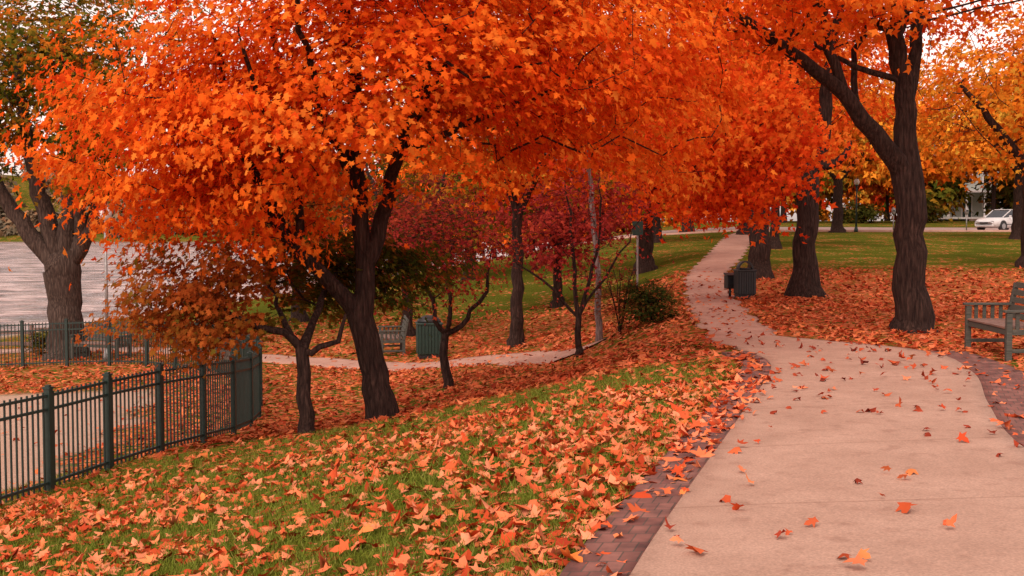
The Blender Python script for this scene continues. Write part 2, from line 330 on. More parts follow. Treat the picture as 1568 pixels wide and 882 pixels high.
class Tree:
    def __init__(s,name,bark): s.name=name; s.pos=[]; s.par=[]; s.minr=[]; s.bark=bark; s.tips=[]
    def limb(s,pts,radii,attach=-1,step=.25,jit=.03):
        P=np.array([(*p,r) for p,r in zip(pts,radii)],float)
        R=resample(P,step); k=attach
        if attach>=0: R=R[1:]
        for i,q in enumerate(R):
            j=np.array([random.gauss(0,jit),random.gauss(0,jit),0]) if i>1 else 0
            s.pos.append(q[:3]+j); s.par.append(k); s.minr.append(max(q[3],.004)); k=len(s.pos)-1
        return k
    def nearest(s,p):
        d=np.linalg.norm(np.array(s.pos)-np.array(p),axis=1); return int(d.argmin())
    def grow(s,targets,zmin_attach,step=.35,bend=.12):
        A=np.array(s.pos)
        c=A[A[:,2]>=zmin_attach].mean(0)
        order=np.argsort(np.linalg.norm(targets-c,axis=1))
        pos=np.zeros((len(s.pos)+len(targets)*14,3)); pos[:len(s.pos)]=A; n=len(s.pos)
        for ti in order:
            t=targets[ti]; d=t-pos[:n]; L=np.linalg.norm(d,axis=1)
            cost=L+.7*np.maximum(0,pos[:n,2]-t[2]+.25*L)+(pos[:n,2]<zmin_attach)*50
            k=int(cost.argmin()); L0=L[k]; m=min(12,max(1,int(math.ceil(L0/step)))); p0=pos[k].copy()
            side=np.array([random.gauss(0,1),random.gauss(0,1),random.gauss(0,.4)-.35])*bend*L0
            for q in range(1,m+1):
                f=q/m; pt=p0*(1-f)+t*f+side*math.sin(math.pi*f)*.6
                pos[n]=pt; s.pos.append(pt); s.par.append(k); s.minr.append(0); k=n; n+=1
            s.tips.append(k)
    def build_wood(s,parent,tipr=.005,expo=2.3):
        n=len(s.pos); ch=[[] for _ in range(n)]
        for i,p in enumerate(s.par):
            if p>=0: ch[p].append(i)
        r=np.zeros(n)
        for i in range(n-1,-1,-1):
            a=sum(r[c]**expo for c in ch[i]); r[i]=max(a**(1/expo) if a>0 else 0,tipr)
            if s.minr[i]>0: r[i]=s.minr[i]
        for i in range(n):
            p=s.par[i]
            if p>=0: r[i]=min(r[i],r[p]*.97 if s.minr[i]==0 else r[i])
        V=[];F=[];base=0
        starts=[i for i in range(n) if s.par[i]<0]
        for i in range(n):
            if len(ch[i])>1:
                o=sorted(ch[i],key=lambda c:-r[c]); starts+=o[1:]
        for st in starts:
            chain=[]
            if s.par[st]>=0: chain.append((s.pos[s.par[st]],r[st]))
            i=st
            while True:
                chain.append((s.pos[i],r[i]))
                if not ch[i]: break
                i=max(ch[i],key=lambda c:r[c])
            P=np.array([c[0] for c in chain]);R=np.array([c[1] for c in chain])
            if len(P)<2: continue
            T=norm(np.gradient(P,axis=0)); ref=np.array([1,0,0.]) if abs(T[0][0])<.8 else np.array([0,1,0.])
            sd=14 if R[0]>.09 else (8 if R[0]>.035 else (5 if R[0]>.012 else 3))
            a=np.arange(sd)*2*math.pi/sd; u=ref; ph=random.random()*6
            for j in range(len(P)):
                u=u-T[j]*np.dot(u,T[j]); u=u/max(np.linalg.norm(u),1e-6); w=np.cross(T[j],u)
                rr=R[j]*(1+(.07*np.sin(3*a+ph+j*.15)+.05*np.sin(5*a+ph*2-j*.1) if sd>=8 else 0*a))
                V.append(P[j]+rr[:,None]*(np.cos(a)[:,None]*u+np.sin(a)[:,None]*w))
            nn=len(P); id=base+np.arange(nn*sd).reshape(nn,sd); nx_=np.roll(id,-1,axis=1)
            F.append(np.stack([id[:-1],nx_[:-1],nx_[1:],id[1:]],-1).reshape(-1,4)); base+=nn*sd
        ob=raw_mesh('trunk_and_branches',np.vstack(V),np.vstack(F),mats=[s.bark],smooth=True); ob.parent=parent
def crown_pts(c,r,n,shell=.35,zcut=None,seed=0):
    rg=np.random.default_rng(seed+11); d=norm(rg.normal(size=(n*2,3)))
    rad=rg.random(n*2)**shell
    lump=1+.13*np.sin(d[:,0]*5+seed)*np.sin(d[:,2]*6+seed*2)+.1*np.sin(d[:,1]*9+seed*3)+.07*np.sin(d[:,0]*14+d[:,2]*11)
    P=np.array(c)+d*np.array(r)*(rad*lump)[:,None]
    if zcut is not None: P=P[P[:,2]>zcut]
    return P[:n]
def foliage(parent,tips,center,palette,size,per,spray,lod,name='foliage',tmean=.5,curl=.25,up=.55,tfun=None,flat=.4,tvar=.22,mat=None):
    tips=np.asarray(tips); n=len(tips)
    cnt=np.maximum(3,rng.normal(per,per*.35,n)).astype(int); id=np.repeat(np.arange(n),cnt); m=len(id)
    o=norm((tips-np.array(center))*np.array([1,1,.7])+1e-4)
    sp=spray*rng.uniform(.7,1.3,n)
    q=rng.normal(size=(m,3))*.5; q[:,2]*=flat
    P=tips[id]+q*sp[id][:,None]
    hor=np.linalg.norm(q[:,:2],axis=1); P[:,2]-=.35*hor**2*sp[id]*2*.5
    Nn=norm(o[id]*1.0+np.array([0,0,up])+rng.normal(size=(m,3))*.45)
    Td=norm(q*np.array([1,1,.3])*1.2+o[id]*.5+np.array([0,0,-.7])+rng.normal(size=(m,3))*.35)
    S=size*rng.uniform(.65,1.25,m)
    tc=rng.normal(tmean,tvar*.8,n)+.14*np.sin(tips[:,0]*1.3+1)*np.sin(tips[:,2]*1.7)+.1*np.sin(tips[:,1]*1.1)
    if tfun is not None: tc=tc+tfun(tips)
    t=tc[id]+rng.normal(0,tvar*.7,m)
    C=pal(palette,t)*rng.uniform(.8,1.08,(m,1))
    return leaves(name,P,Nn,Td,S,np.clip(C,0,.96),lod,mat or LEAF,curl,parent)
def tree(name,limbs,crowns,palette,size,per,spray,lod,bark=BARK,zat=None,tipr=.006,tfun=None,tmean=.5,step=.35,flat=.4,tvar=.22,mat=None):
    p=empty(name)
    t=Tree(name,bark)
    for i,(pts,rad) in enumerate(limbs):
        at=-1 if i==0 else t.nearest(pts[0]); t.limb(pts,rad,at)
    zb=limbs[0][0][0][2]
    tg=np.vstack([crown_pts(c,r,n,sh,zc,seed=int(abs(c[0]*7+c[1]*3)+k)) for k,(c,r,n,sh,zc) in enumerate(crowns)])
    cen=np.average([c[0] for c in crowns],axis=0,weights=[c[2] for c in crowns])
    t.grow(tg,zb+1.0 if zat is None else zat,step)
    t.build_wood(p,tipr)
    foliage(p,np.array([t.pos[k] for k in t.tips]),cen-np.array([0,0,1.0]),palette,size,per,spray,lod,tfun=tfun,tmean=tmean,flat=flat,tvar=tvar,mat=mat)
    return p
def trunk(x,y,r,top,lean=(0,0),flare=1.55,sink=.15):
    z=Z(x,y); h=top-z
    pts=[(x,y,z-sink),(x,y,z+.12),(x+lean[0]*.15,y+lean[1]*.15,z+.45),(x+lean[0]*.5,y+lean[1]*.5,z+h*.5),(x+lean[0],y+lean[1],top)]
    return (pts,[r*flare*1.15,r*flare,r*1.12,r*.95,r*.85])
# 1 main maple
x,y=-1.78,17.0; z=Z(x,y)
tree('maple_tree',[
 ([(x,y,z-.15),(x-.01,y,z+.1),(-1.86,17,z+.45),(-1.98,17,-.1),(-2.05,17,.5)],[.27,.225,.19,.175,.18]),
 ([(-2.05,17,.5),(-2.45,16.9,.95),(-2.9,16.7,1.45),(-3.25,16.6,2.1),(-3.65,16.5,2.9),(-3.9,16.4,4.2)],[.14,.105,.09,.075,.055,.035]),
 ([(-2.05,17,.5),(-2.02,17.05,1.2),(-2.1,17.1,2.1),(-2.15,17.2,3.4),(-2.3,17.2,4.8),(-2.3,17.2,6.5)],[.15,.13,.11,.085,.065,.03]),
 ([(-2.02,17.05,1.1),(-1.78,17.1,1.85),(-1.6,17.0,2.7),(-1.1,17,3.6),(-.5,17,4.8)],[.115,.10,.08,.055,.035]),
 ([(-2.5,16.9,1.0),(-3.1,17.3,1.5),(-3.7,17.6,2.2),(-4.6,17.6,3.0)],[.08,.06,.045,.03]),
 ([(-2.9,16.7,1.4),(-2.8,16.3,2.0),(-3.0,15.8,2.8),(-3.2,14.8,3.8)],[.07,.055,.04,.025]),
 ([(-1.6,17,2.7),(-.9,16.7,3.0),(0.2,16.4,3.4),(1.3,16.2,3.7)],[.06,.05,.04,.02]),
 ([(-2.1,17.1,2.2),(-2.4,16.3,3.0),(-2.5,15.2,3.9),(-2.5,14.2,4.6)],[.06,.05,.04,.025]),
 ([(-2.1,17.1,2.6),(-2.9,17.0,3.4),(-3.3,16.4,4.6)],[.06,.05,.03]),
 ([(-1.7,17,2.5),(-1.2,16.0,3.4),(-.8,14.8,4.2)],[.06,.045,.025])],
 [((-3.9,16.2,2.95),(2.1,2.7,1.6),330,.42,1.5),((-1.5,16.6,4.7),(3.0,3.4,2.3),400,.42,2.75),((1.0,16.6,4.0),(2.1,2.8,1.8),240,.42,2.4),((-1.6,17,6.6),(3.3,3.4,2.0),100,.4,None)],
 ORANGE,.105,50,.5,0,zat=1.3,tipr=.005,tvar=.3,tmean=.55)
# small low brown-green tree in front
x,y=-2.67,16.0; z=Z(x,y)
tree('small_tree',[
 ([(x,y,z-.1),(x,y,z+.1),(-2.7,16,z+.5),(-2.72,16,.15)],[.14,.11,.095,.085]),
 ([(-2.72,16,.15),(-2.95,15.95,.38),(-3.3,15.9,.45),(-3.8,15.8,.75),(-4.3,15.8,1.0)],[.07,.05,.045,.035,.02]),
 ([(-2.7,16,.0),(-2.5,16.0,.18),(-2.25,16.05,.25),(-2.15,16.1,.6)],[.055,.04,.035,.02]),
 ([(-2.72,16,.15),(-2.65,16.5,.5),(-2.6,17.2,.9),(-2.3,17.8,1.2)],[.07,.05,.04,.02]),
 ([(-2.85,15.98,.28),(-3.1,16.5,.6),(-3.4,17.2,.9)],[.05,.035,.02])],
 [((-4.2,16,.85),(1.05,1.1,.85),120,.5,-.05),((-2.5,17.9,1.15),(1.8,.75,.65),170,.5,.4)],
 [(.07,.085,.014),(.16,.15,.02),(.36,.12,.02),(.50,.12,.025)],.085,36,.34,0,bark=BARK,zat=.1,tipr=.004,tfun=lambda P:np.where(P[:,0]<-3.4,.40,-.22),tmean=.5)
# right large maple
x,y=6.6,20.3; z=Z(x,y)
tree('maple_tree',[
 ([(x,y,z-.15),(x,y,z+.08),(6.57,y,z+.5),(6.5,y,1.6),(6.45,y,2.75)],[.43,.355,.28,.24,.26]),
 ([(6.45,y,2.75),(6.38,y,3.6),(6.33,y,4.4),(6.2,y,6),(6.1,y,8)],[.20,.17,.15,.12,.06]),
 ([(6.45,y,2.6),(6.0,20.1,3.05),(5.3,19.9,3.85),(4.3,19.7,4.55),(3.0,19.5,5.4),(2.2,19.3,6.2)],[.19,.155,.12,.09,.065,.04]),
 ([(6.38,y,3.5),(6.62,20.5,4.4),(6.75,20.7,5.6),(7.3,20.8,7.5)],[.12,.11,.09,.06]),
 ([(5.3,19.9,3.85),(5.0,19.8,4.8),(4.75,19.9,6.2),(4.7,20,7.5)],[.09,.08,.06,.04]),
 ([(5.9,20.1,3.1),(5.6,20.5,3.9),(5.9,21,5.2)],[.08,.06,.04]),
 ([(6.35,y,4.1),(5.6,20.2,4.3),(5.0,20.5,4.7)],[.06,.045,.03])],
 [((3.8,19.5,6.1),(3.4,3.4,2.0),260,.45,4.3),((7.8,20.5,7.2),(3.8,3.6,2.5),190,.45,4.7),((5.8,20,8.5),(4.5,4,2.2),60,.5,None)],
 ORANGE,.135,36,.55,1,zat=3.2,tipr=.007,tmean=.5)
# tree 2 (red hanging crown)
x,y=7.0,29.6; z=Z(x,y)
tree('maple_tree',[
 ([(x,y,z-.15),(x,y,z+.1),(x,y,z+.6),(7.0,y,1.6),(7.05,y,2.9)],[.6,.47,.31,.26,.28]),
 ([(7.05,y,2.9),(6.85,y,3.8),(6.7,y,5),(6.4,y,7.5)],[.2,.17,.14,.07]),
 ([(7.05,y,2.9),(7.4,y,3.7),(7.45,y,4.9),(7.8,y,7)],[.2,.17,.14,.07]),
 ([(7.2,y,3.1),(7.7,29.4,3.2),(8.0,29.3,3.7)],[.12,.10,.05]),
 ([(6.9,y,3.4),(6.1,28.5,3.9),(5.3,27.6,4.2),(4.4,26.8,4.6)],[.12,.09,.07,.04])],
 [((4.7,26.6,3.7),(1.9,2.0,1.95),300,.45,1.7),((7.0,30.2,7.8),(4.4,3.6,2.9),280,.45,4.9)],
 REDOR,.14,40,.6,1,zat=2.9,tipr=.008,tmean=.58)
# tree 3
x,y=7.75,38.7
tree('maple_tree',[trunk(x,y,.30,3.4,flare=1.4),([(x,y,3.3),(7.2,y,5),(6.5,y,7)],[.22,.15,.08]),([(x,y,3.3),(8.4,y,5),(9,y,7)],[.22,.16,.08])],
 [((8,39.5,7),(5,4.5,4),360,.45,3.2)],REDOR,.21,32,.75,1,tipr=.01,zat=3.2,tmean=.85)
# tree behind the orange maple
x,y=.1,30.
tree('maple_tree',[trunk(x,y,.14,2.2,(.05,0)),([(x+.05,y,2.0),(-.6,y,4),(-1.5,y,6)],[.10,.08,.04]),([(x+.05,y,2.0),(1,y,3.8),(2,y,6)],[.10,.08,.04])],
 [((.6,31,5.3),(4.6,3.6,3.1),480,.45,2.0)],ORANGE+[(.55,.32,.03),(.20,.22,.02)],.18,34,.65,1,tipr=.007,zat=1.8,tmean=.4,tfun=lambda P:.38*np.sin(P[:,0]*1.7+2)*np.sin(P[:,2]*2.1))
# small purple + crimson trees
x,y=-1.2,23.2; z=Z(x,y)
tree('crimson_tree',[([(x,y,z-.1),(x,y,z+.1),(-1.25,y,-.7),(-1.22,y,-.3)],[.12,.095,.08,.075]),
 ([(-1.22,y,-.3),(-.95,y,-.15),(-.75,y,.15),(-.5,y,.5),(-.35,y,1.2)],[.05,.05,.04,.035,.015]),
 ([(-1.22,y,-.35),(-1.45,y,-.05),(-1.5,y,.35),(-1.8,y,.9),(-2.0,y,1.5)],[.05,.045,.04,.03,.015]),
 ([(-1.22,y,-.3),(-1.15,y-.2,.1),(-1.2,y-.3,.7),(-1.1,y,1.4)],[.05,.04,.03,.02])],
 [((-1.3,23.2,1.35),(1.5,1.3,1.15),210,.5,.25)],[(.10,.06,.018)]+CRIM+[(.5,.11,.03)],.085,15,.42,1,zat=.0,tipr=.0045,tmean=.52,tvar=.32)
x,y=1.28,23.8; z=Z(x,y)
tree('crimson_tree',[([(x,y,z-.1),(x,y,z+.1),(1.27,y,-.6),(1.27,y,-.05)],[.10,.08,.065,.06]),
 ([(1.27,y,-.05),(.95,y,.3),(.55,y,.7),(.1,y,1.0)],[.035,.03,.025,.012]),
 ([(1.27,y,-.1),(1.2,y,.6),(1.15,y,1.4),(1.0,y,2.6)],[.05,.04,.03,.012]),
 ([(1.27,y,0),(1.5,y,.7),(1.65,y,1.5),(1.7,y,2.8)],[.045,.035,.025,.012]),
 ([(1.27,y,.05),(1.75,y,.7),(2.1,y,1.2),(2.5,y,1.9)],[.03,.025,.02,.01])],
 [((1.25,23.8,1.7),(1.5,1.2,1.3),180,.5,.4)],CRIM,.08,10,.42,1,zat=.2,tipr=.0045,tmean=.5,tvar=.3)
x,y=1.78,25.2; z=Z(x,y)
tree('birch_tree',[([(x,y,z-.1),(x,y,z+.4),(1.72,y,.8),(1.6,y,2.5),(1.5,y,4)],[.085,.07,.06,.05,.03])],
 [((1.4,25.2,4.2),(1.6,1.6,1.4),110,.5,2.4)],REDOR,.13,26,.45,1,bark=BARKP,zat=2.2,tipr=.005,tmean=.6)
# left big tree
x,y=-12.7,35.; z=Z(x,y)
tree('big_willow_tree',[([(x,y,z-.2),(x,y,z+.15),(x,y,z+.8),(x,y,-.2),(x-.05,y,.7)],[.68,.56,.46,.45,.54]),
 ([(-12.9,y,.6),(-13.7,y,1.6),(-14.4,y,2.6),(-15.2,y,4.5)],[.28,.23,.19,.1]),
 ([(-12.8,y,.7),(-13.2,y,2.1),(-13.6,y,3.8),(-13.9,y,6.5)],[.28,.23,.19,.1]),
 ([(-12.65,y,.7),(-12.5,y,2.2),(-12.4,y,4),(-12.6,y,7)],[.27,.22,.18,.1]),
 ([(-12.5,y,.6),(-11.9,y,1.7),(-11.5,y,2.9),(-11.0,y,5)],[.28,.23,.19,.1]),
 ([(-12.2,y,1.2),(-12.0,34.5,2.6),(-11.8,34,4.2)],[.18,.14,.08])],
 [((-13,35,6.6),(4.4,4,2.9),430,.5,3.6),((-11.4,34,3.8),(1.2,1.4,1.5),60,.5,2.2),((-15.3,34.5,4.4),(1.6,1.4,1.4),60,.5,2.7)],
 GRNMIX,.17,32,.6,1,bark=BARKG,zat=2.2,tipr=.009,tmean=.52,tvar=.35)
def std(name,x,y,r,top,cr,pl,n,size,per,spray,zb,bark=BARK,tmean=.5,ch=0):
    z=Z(x,y)
    tree(name,[trunk(x,y,r,top),([(x,y,top-.1),(x-cr*.25,y,top+1.6),(x-cr*.5,y,top+3.2)],[r*.65,r*.45,r*.2]),([(x,y,top-.1),(x+cr*.25,y+.3,top+1.5),(x+cr*.45,y+.4,top+3.2)],[r*.65,r*.45,r*.2])],
     [((x,y,zb+ch),(cr,cr*.9,ch),n,.5,zb-.2)],pl,size,per,spray,1,bark=bark,zat=top-.2,tipr=.01,tmean=tmean,step=.6,mat=LEAF if y<60 else LEAFD)
std('maple_tree',18.9,45,.34,3.6,5.5,YELOR,280,.22,28,.8,3.3,ch=3.8)
std('maple_tree',12.1,57,.2,4.2,4.5,YELOR,220,.28,26,.85,4.2,ch=3.2)
std('maple_tree',7.6,66,.36,3.8,5.5,REDOR,250,.3,26,1.0,3.4,ch=3.6,tmean=.7)
std('maple_tree',5.4,50,.32,2.6,4.6,REDOR,250,.26,26,.85,1.9,tmean=.5,ch=3.4)
std('maple_tree',11.9,84,.36,4,5.5,ORANGE,220,.34,24,1.1,4.0,ch=4)
std('maple_tree',13.5,72,.3,4,5.0,YELOR,220,.32,24,1.0,4.6,ch=3.6)
std('maple_tree',20.5,78,.32,4.5,6,YELOR,230,.34,24,1.1,4.6,ch=4)
std('maple_tree',27,66,.32,4.5,6,YELOR,230,.32,26,1.1,4.8,ch=3.6)
std('crimson_tree',-3.2,38,.16,.6,2.8,[(.07,.07,.012),(.18,.05,.02),(.34,.04,.025),(.45,.07,.03)],200,.16,24,.55,-.1,tmean=.5,ch=1.9)
std('crimson_tree',1.6,43,.16,1,3.0,CRIM,200,.18,24,.6,.3,tmean=.6,ch=2.0)
std('oak_tree',-7.6,44,.22,1.4,4,BROWNG,250,.22,26,.75,.3,tmean=.45,ch=3.2)
std('oak_tree',-1.8,54,.25,1.6,5,GRNMIX,250,.25,26,.9,.5,tmean=.5,ch=4)
std('oak_tree',-13,66,.25,1.6,5,GRNMIX,200,.28,26,1.0,.8,tmean=.4,ch=4)
def distant(name,specs,size,per,sp,nt_=140):
    p=empty(name); pr=Parts(p)
    for k,(x,y,cr,h,zb,pl,tm) in enumerate(specs):
        z=Z(x,y); pr.lathe('trunk',(x,y,z-.2),[(cr*.07,0),(cr*.045,1),(cr*.035,max(zb-z+1,1.5)),(.05,zb-z+h*.7+.5)],BARK,8)
        T=crown_pts((x,y,zb+h/2),(cr,cr,h/2),nt_,.5,zb-.2,k)
        foliage(p,T,(x,y,zb+h/3),pl,size,per,sp,1,tmean=tm,mat=LEAFD)
    return p
sp=[]
rr=random.Random(5)
pals=[YELOR,ORANGE,GRNMIX,REDOR,YELOR]
for i in range(26):
    x=-14+i*3.8+rr.uniform(-1.2,1.2); y=rr.uniform(136,158)
    sp.append((x,y,rr.uniform(4.5,6.5),rr.uniform(10,14),Z(x,y)+rr.uniform(.1,1.2),rr.choice(pals),rr.uniform(.3,.6)))
for (x,y) in [(33,104),(51,104),(60,112),(0,100),(-6,88),(23,105),(-16,110),(4,112)]:
    sp.append((x,y,5.5,9,Z(x,y)+(3.0 if x>20 else 1.5),rr.choice(pals),.45))
for (x,y,zb,pl) in [(12,116,1.6,YELOR),(18,120,2.0,ORANGE),(25,118,1.8,YELOR),(30,122,1.2,GRNMIX),(36,119,2.2,ORANGE),(52,119,.6,ORANGE),(57,122,.4,YELOR),(8,108,2.0,REDOR)]:
    sp.append((x,y,4.2,8.5,Z(x,y)+zb,pl,.5))
sp.append((48.8,116,3.4,5,Z(47,116)+.4,BROWNG,.2)); sp.append((39.6,117,3,6,Z(39,117)+.6,GRNMIX,.3)); sp.append((43.5,112,4.5,6,Z(43,112)+4.2,YELOR,.5))
distant('distant_trees',sp,.72,22,1.4)
HAZE=[(.12,.10,.07),(.17,.13,.08),(.26,.15,.08),(.34,.17,.09)]
sp=[]
for i in range(60):
    x=-215+i*3.4+rr.uniform(-2,2); y=rr.uniform(304,322); sp.append((x,y,rr.uniform(3.5,6),rr.uniform(4,9),Z(x,y)-.6,HAZE,rr.uniform(.1,.6)))
for i in range(46):
    x=-260+i*4.6+rr.uniform(-2,2); y=rr.uniform(345,415); sp.append((x,y,rr.uniform(6,9),rr.uniform(8,13),Z(x,y)-1.5,HAZE,rr.uniform(.1,.7)))
distant('far_shore_trees',sp,2.0,9,2.4,70)
def shrub(name,x,y,r,h,pl,n,size,per,tm=.5,bark=BARK):
    z=Z(x,y)
    limbs=[([(x,y,z-.05),(x,y,z+.12)],[.03,.025])]
    for k in range(7):
        a=k*.9; limbs.append(([(x,y,z+.08),(x+.3*r*math.cos(a),y+.3*r*math.sin(a),z+h*.5),(x+.6*r*math.cos(a),y+.6*r*math.sin(a),z+h*.9)],[.015,.011,.006]))
    tree(name,limbs,[((x,y,z+h*.5),(r,r,h*.5),n,.5,z+.06)],pl,size,per,r*.3,1,zat=z+.05,tipr=.003,tmean=tm)
shrub('green_bush',2.72,24.0,.62,.9,[(.03,.05,.012),(.07,.09,.018),(.2,.08,.02),(.35,.06,.025)],140,.07,24,.35)
shrub('bare_bush',2.15,24.5,.55,1.45,[(.12,.03,.02),(.3,.06,.03),(.14,.1,.02)],100,.06,10,.5)
shrub('green_bush',-13.9,36.3,.4,.8,BROWNG,60,.1,16,.3)
for (x,y,r,h,pl) in [(47,106,2.2,2.4,BROWNG),(50.5,105,2.4,2.6,CRIM),(55,106,2.4,2.8,BROWNG),(29,104,2,1.7,BROWNG),(35,106,2,1.8,BROWNG)]:
    shrub('green_bush',x,y,r,h,pl,90,.35,18,.15)
# ---------------------------------------------------------------- fallen leaves
FALL=[(.32,.04,.018),(.56,.075,.025),(.73,.14,.05),(.82,.23,.10),(.83,.29,.15),(.80,.22,.05)]
FALLM=[(.24,.035,.018),(.44,.065,.025),(.60,.12,.045),(.68,.19,.08),(.68,.18,.05)]
FALLP=[(.16,.03,.02),(.34,.05,.025),(.52,.09,.035),(.64,.15,.06)]
def inside_path(X,Y,margin=0):
    l=np.interp(Y,[p[1] for p in WL],[p[0] for p in WL]); r=np.interp(Y,[p[1] for p in WR],[p[0] for p in WR])
    return (X>l+margin)&(X<r-margin)&(Y<18.9)
def scatter(x0,x1,y0,y1,dens,prob):
    n=int((x1-x0)*(y1-y0)*dens); X=rng.uniform(x0,x1,n);Y=rng.uniform(y0,y1,n)
    k=(np.abs(X)<Y*.62+2.5)&(rng.random(n)<prob(X,Y)); return X[k],Y[k]
def blot(X,Y):
    return .5+.25*np.sin(X*1.3+Y*.6+1)+.22*np.sin(X*2.9-Y*1.7)+.18*np.sin(X*.7+Y*2.3+2)+.1*np.sin(5*X+3*Y)
def pnear(X,Y):
    u=xe(Y)-X; b=np.clip(blot(X,Y),0,1)
    p=.15+.72*b**1.8; p=p+.55*sm(2.2,.3,u)+.18*sm(10,14,Y); p=p*(1-.2*sm(4,9,u)*sm(13,8,Y))
    l=np.interp(Y,[q[1] for q in WL],[q[0] for q in WL]); r=np.interp(Y,[q[1] for q in WR],[q[0] for q in WR])
    brick=((X>l-.36)&(X<=l)); p=np.where(brick,.18+.6*sm(7.5,11,Y),p)
    brick=((X>=r)&(X<r+.6)); p=np.where(brick,.12,p)
    p=np.where(inside_path(X,Y),.006+.25*sm(.35,0,X-l)*sm(9,13,Y),p)
    p=np.where(sandm(X,Y)>.5,.02,p)
    return p
def put(name,X,Y,size,lod,palette,lift=.012,tilt=.3,curl=.3):
    n=len(X); onp=inside_path(X,Y)
    Zs=zt(X,Y)+lift+np.where(onp,.035,0.0)+rng.uniform(0,.025,n)
    e=.05; gxn=-(zt(X+e,Y)-zt(X-e,Y))/(2*e); gyn=-(zt(X,Y+e)-zt(X,Y-e))/(2*e)
    Nn=np.stack([gxn,gyn,np.ones(n)],-1)+rng.normal(size=(n,3))*tilt*np.array([1,1,.2])
    Td=rng.normal(size=(n,3)); S=size*rng.uniform(.5,1.3,n)
    t=rng.beta(1.4,1.4,n); C=pal(palette,t)*rng.uniform(.7,1.12,(n,1))
    P=np.stack([X,Y,Zs],-1)
    return leaves(name,P,Nn,Td,S,np.clip(C,0,.92),lod,DEAD,curl)
Xa,Ya=scatter(-9,7.5,4.5,14,175,pnear); put('fallen_leaves',Xa,Ya,.112,0,FALL,lift=.025,tilt=.4,curl=.42)
def pmid(X,Y):
    p=np.clip(.20+.72*blot(X,Y),.08,1); p=np.where(inside_path(X,Y),.02,p); p=np.where(sandm(X,Y)>.5,.02,p)
    nl=np.interp(Y,[q[1] for q in NL],[q[0] for q in NL]); nr=np.interp(Y,[q[1] for q in NR],[q[0] for q in NR])
    p=np.where((X>nl)&(X<nr)&(Y>18.5),.12,p)
    lp=np.array(resample(LPc,.5)); d=np.min(np.hypot(X[:,None]-lp[None,:,0],Y[:,None]-lp[None,:,1]),axis=1); p=np.where(d<.6,.13,p)
    l=np.interp(Y,[q[1] for q in WR],[q[0] for q in WR]); p=np.where((X>l)&(X<l+.62)&(Y<16.5),.2,p)
    return p
Xb,Yb=scatter(-14,14,14,30,92,pmid); put('fallen_leaves',Xb,Yb,.12,1,FALLM+[(.78,.25,.13)],lift=.03)
Xc,Yc=scatter(-14,26,30,44,24,pmid); put('fallen_leaves',Xc,Yc,.16,1,FALLM,lift=.03)
n_=900; Xd=rng.uniform(0.3,5.5,n_);Yd=rng.uniform(4.8,18.6,n_); k=inside_path(Xd,Yd,.03)&(rng.random(n_)<(.13+.62*sm(8.5,14,Yd))*(.35+.9*np.clip(blot(Xd*1.3,Yd),0,1))); put('path_leaves',Xd[k],Yd[k],.088,0,FALLP,lift=.015,tilt=.35,curl=.6)
# ---------------------------------------------------------------- grass blades
def grass():
    n=170000; X=rng.uniform(-8,3.5,n); Y=rng.uniform(4.5,16,n)
    l=np.interp(Y,[q[1] for q in WL],[q[0] for q in WL]); k=(X<l-.38)&(np.abs(X)<Y*.55+1.5)&(sandm(X,Y)<.5)
    X=X[k];Y=Y[k]; n=len(X); z=zt(X,Y); h=rng.uniform(.035,.085,n); w=rng.uniform(.003,.006,n); a=rng.uniform(0,6.28,n)
    dx=np.cos(a)*w;dy=np.sin(a)*w; lx=rng.normal(0,.6,n)*h; ly=rng.normal(0,.6,n)*h
    V=np.stack([np.stack([X-dx,Y-dy,z-.005],-1),np.stack([X+dx,Y+dy,z-.005],-1),np.stack([X+lx,Y+ly,z+h],-1)],1).reshape(-1,3)
    C=pal([(.055,.08,.010),(.115,.15,.016),(.19,.22,.03),(.30,.27,.07)],rng.beta(2,2,n))
    raw_mesh('grass',V,np.arange(n*3).reshape(-1,3),cols=np.repeat(C,3,axis=0),mats=[GRASSM])
grass()
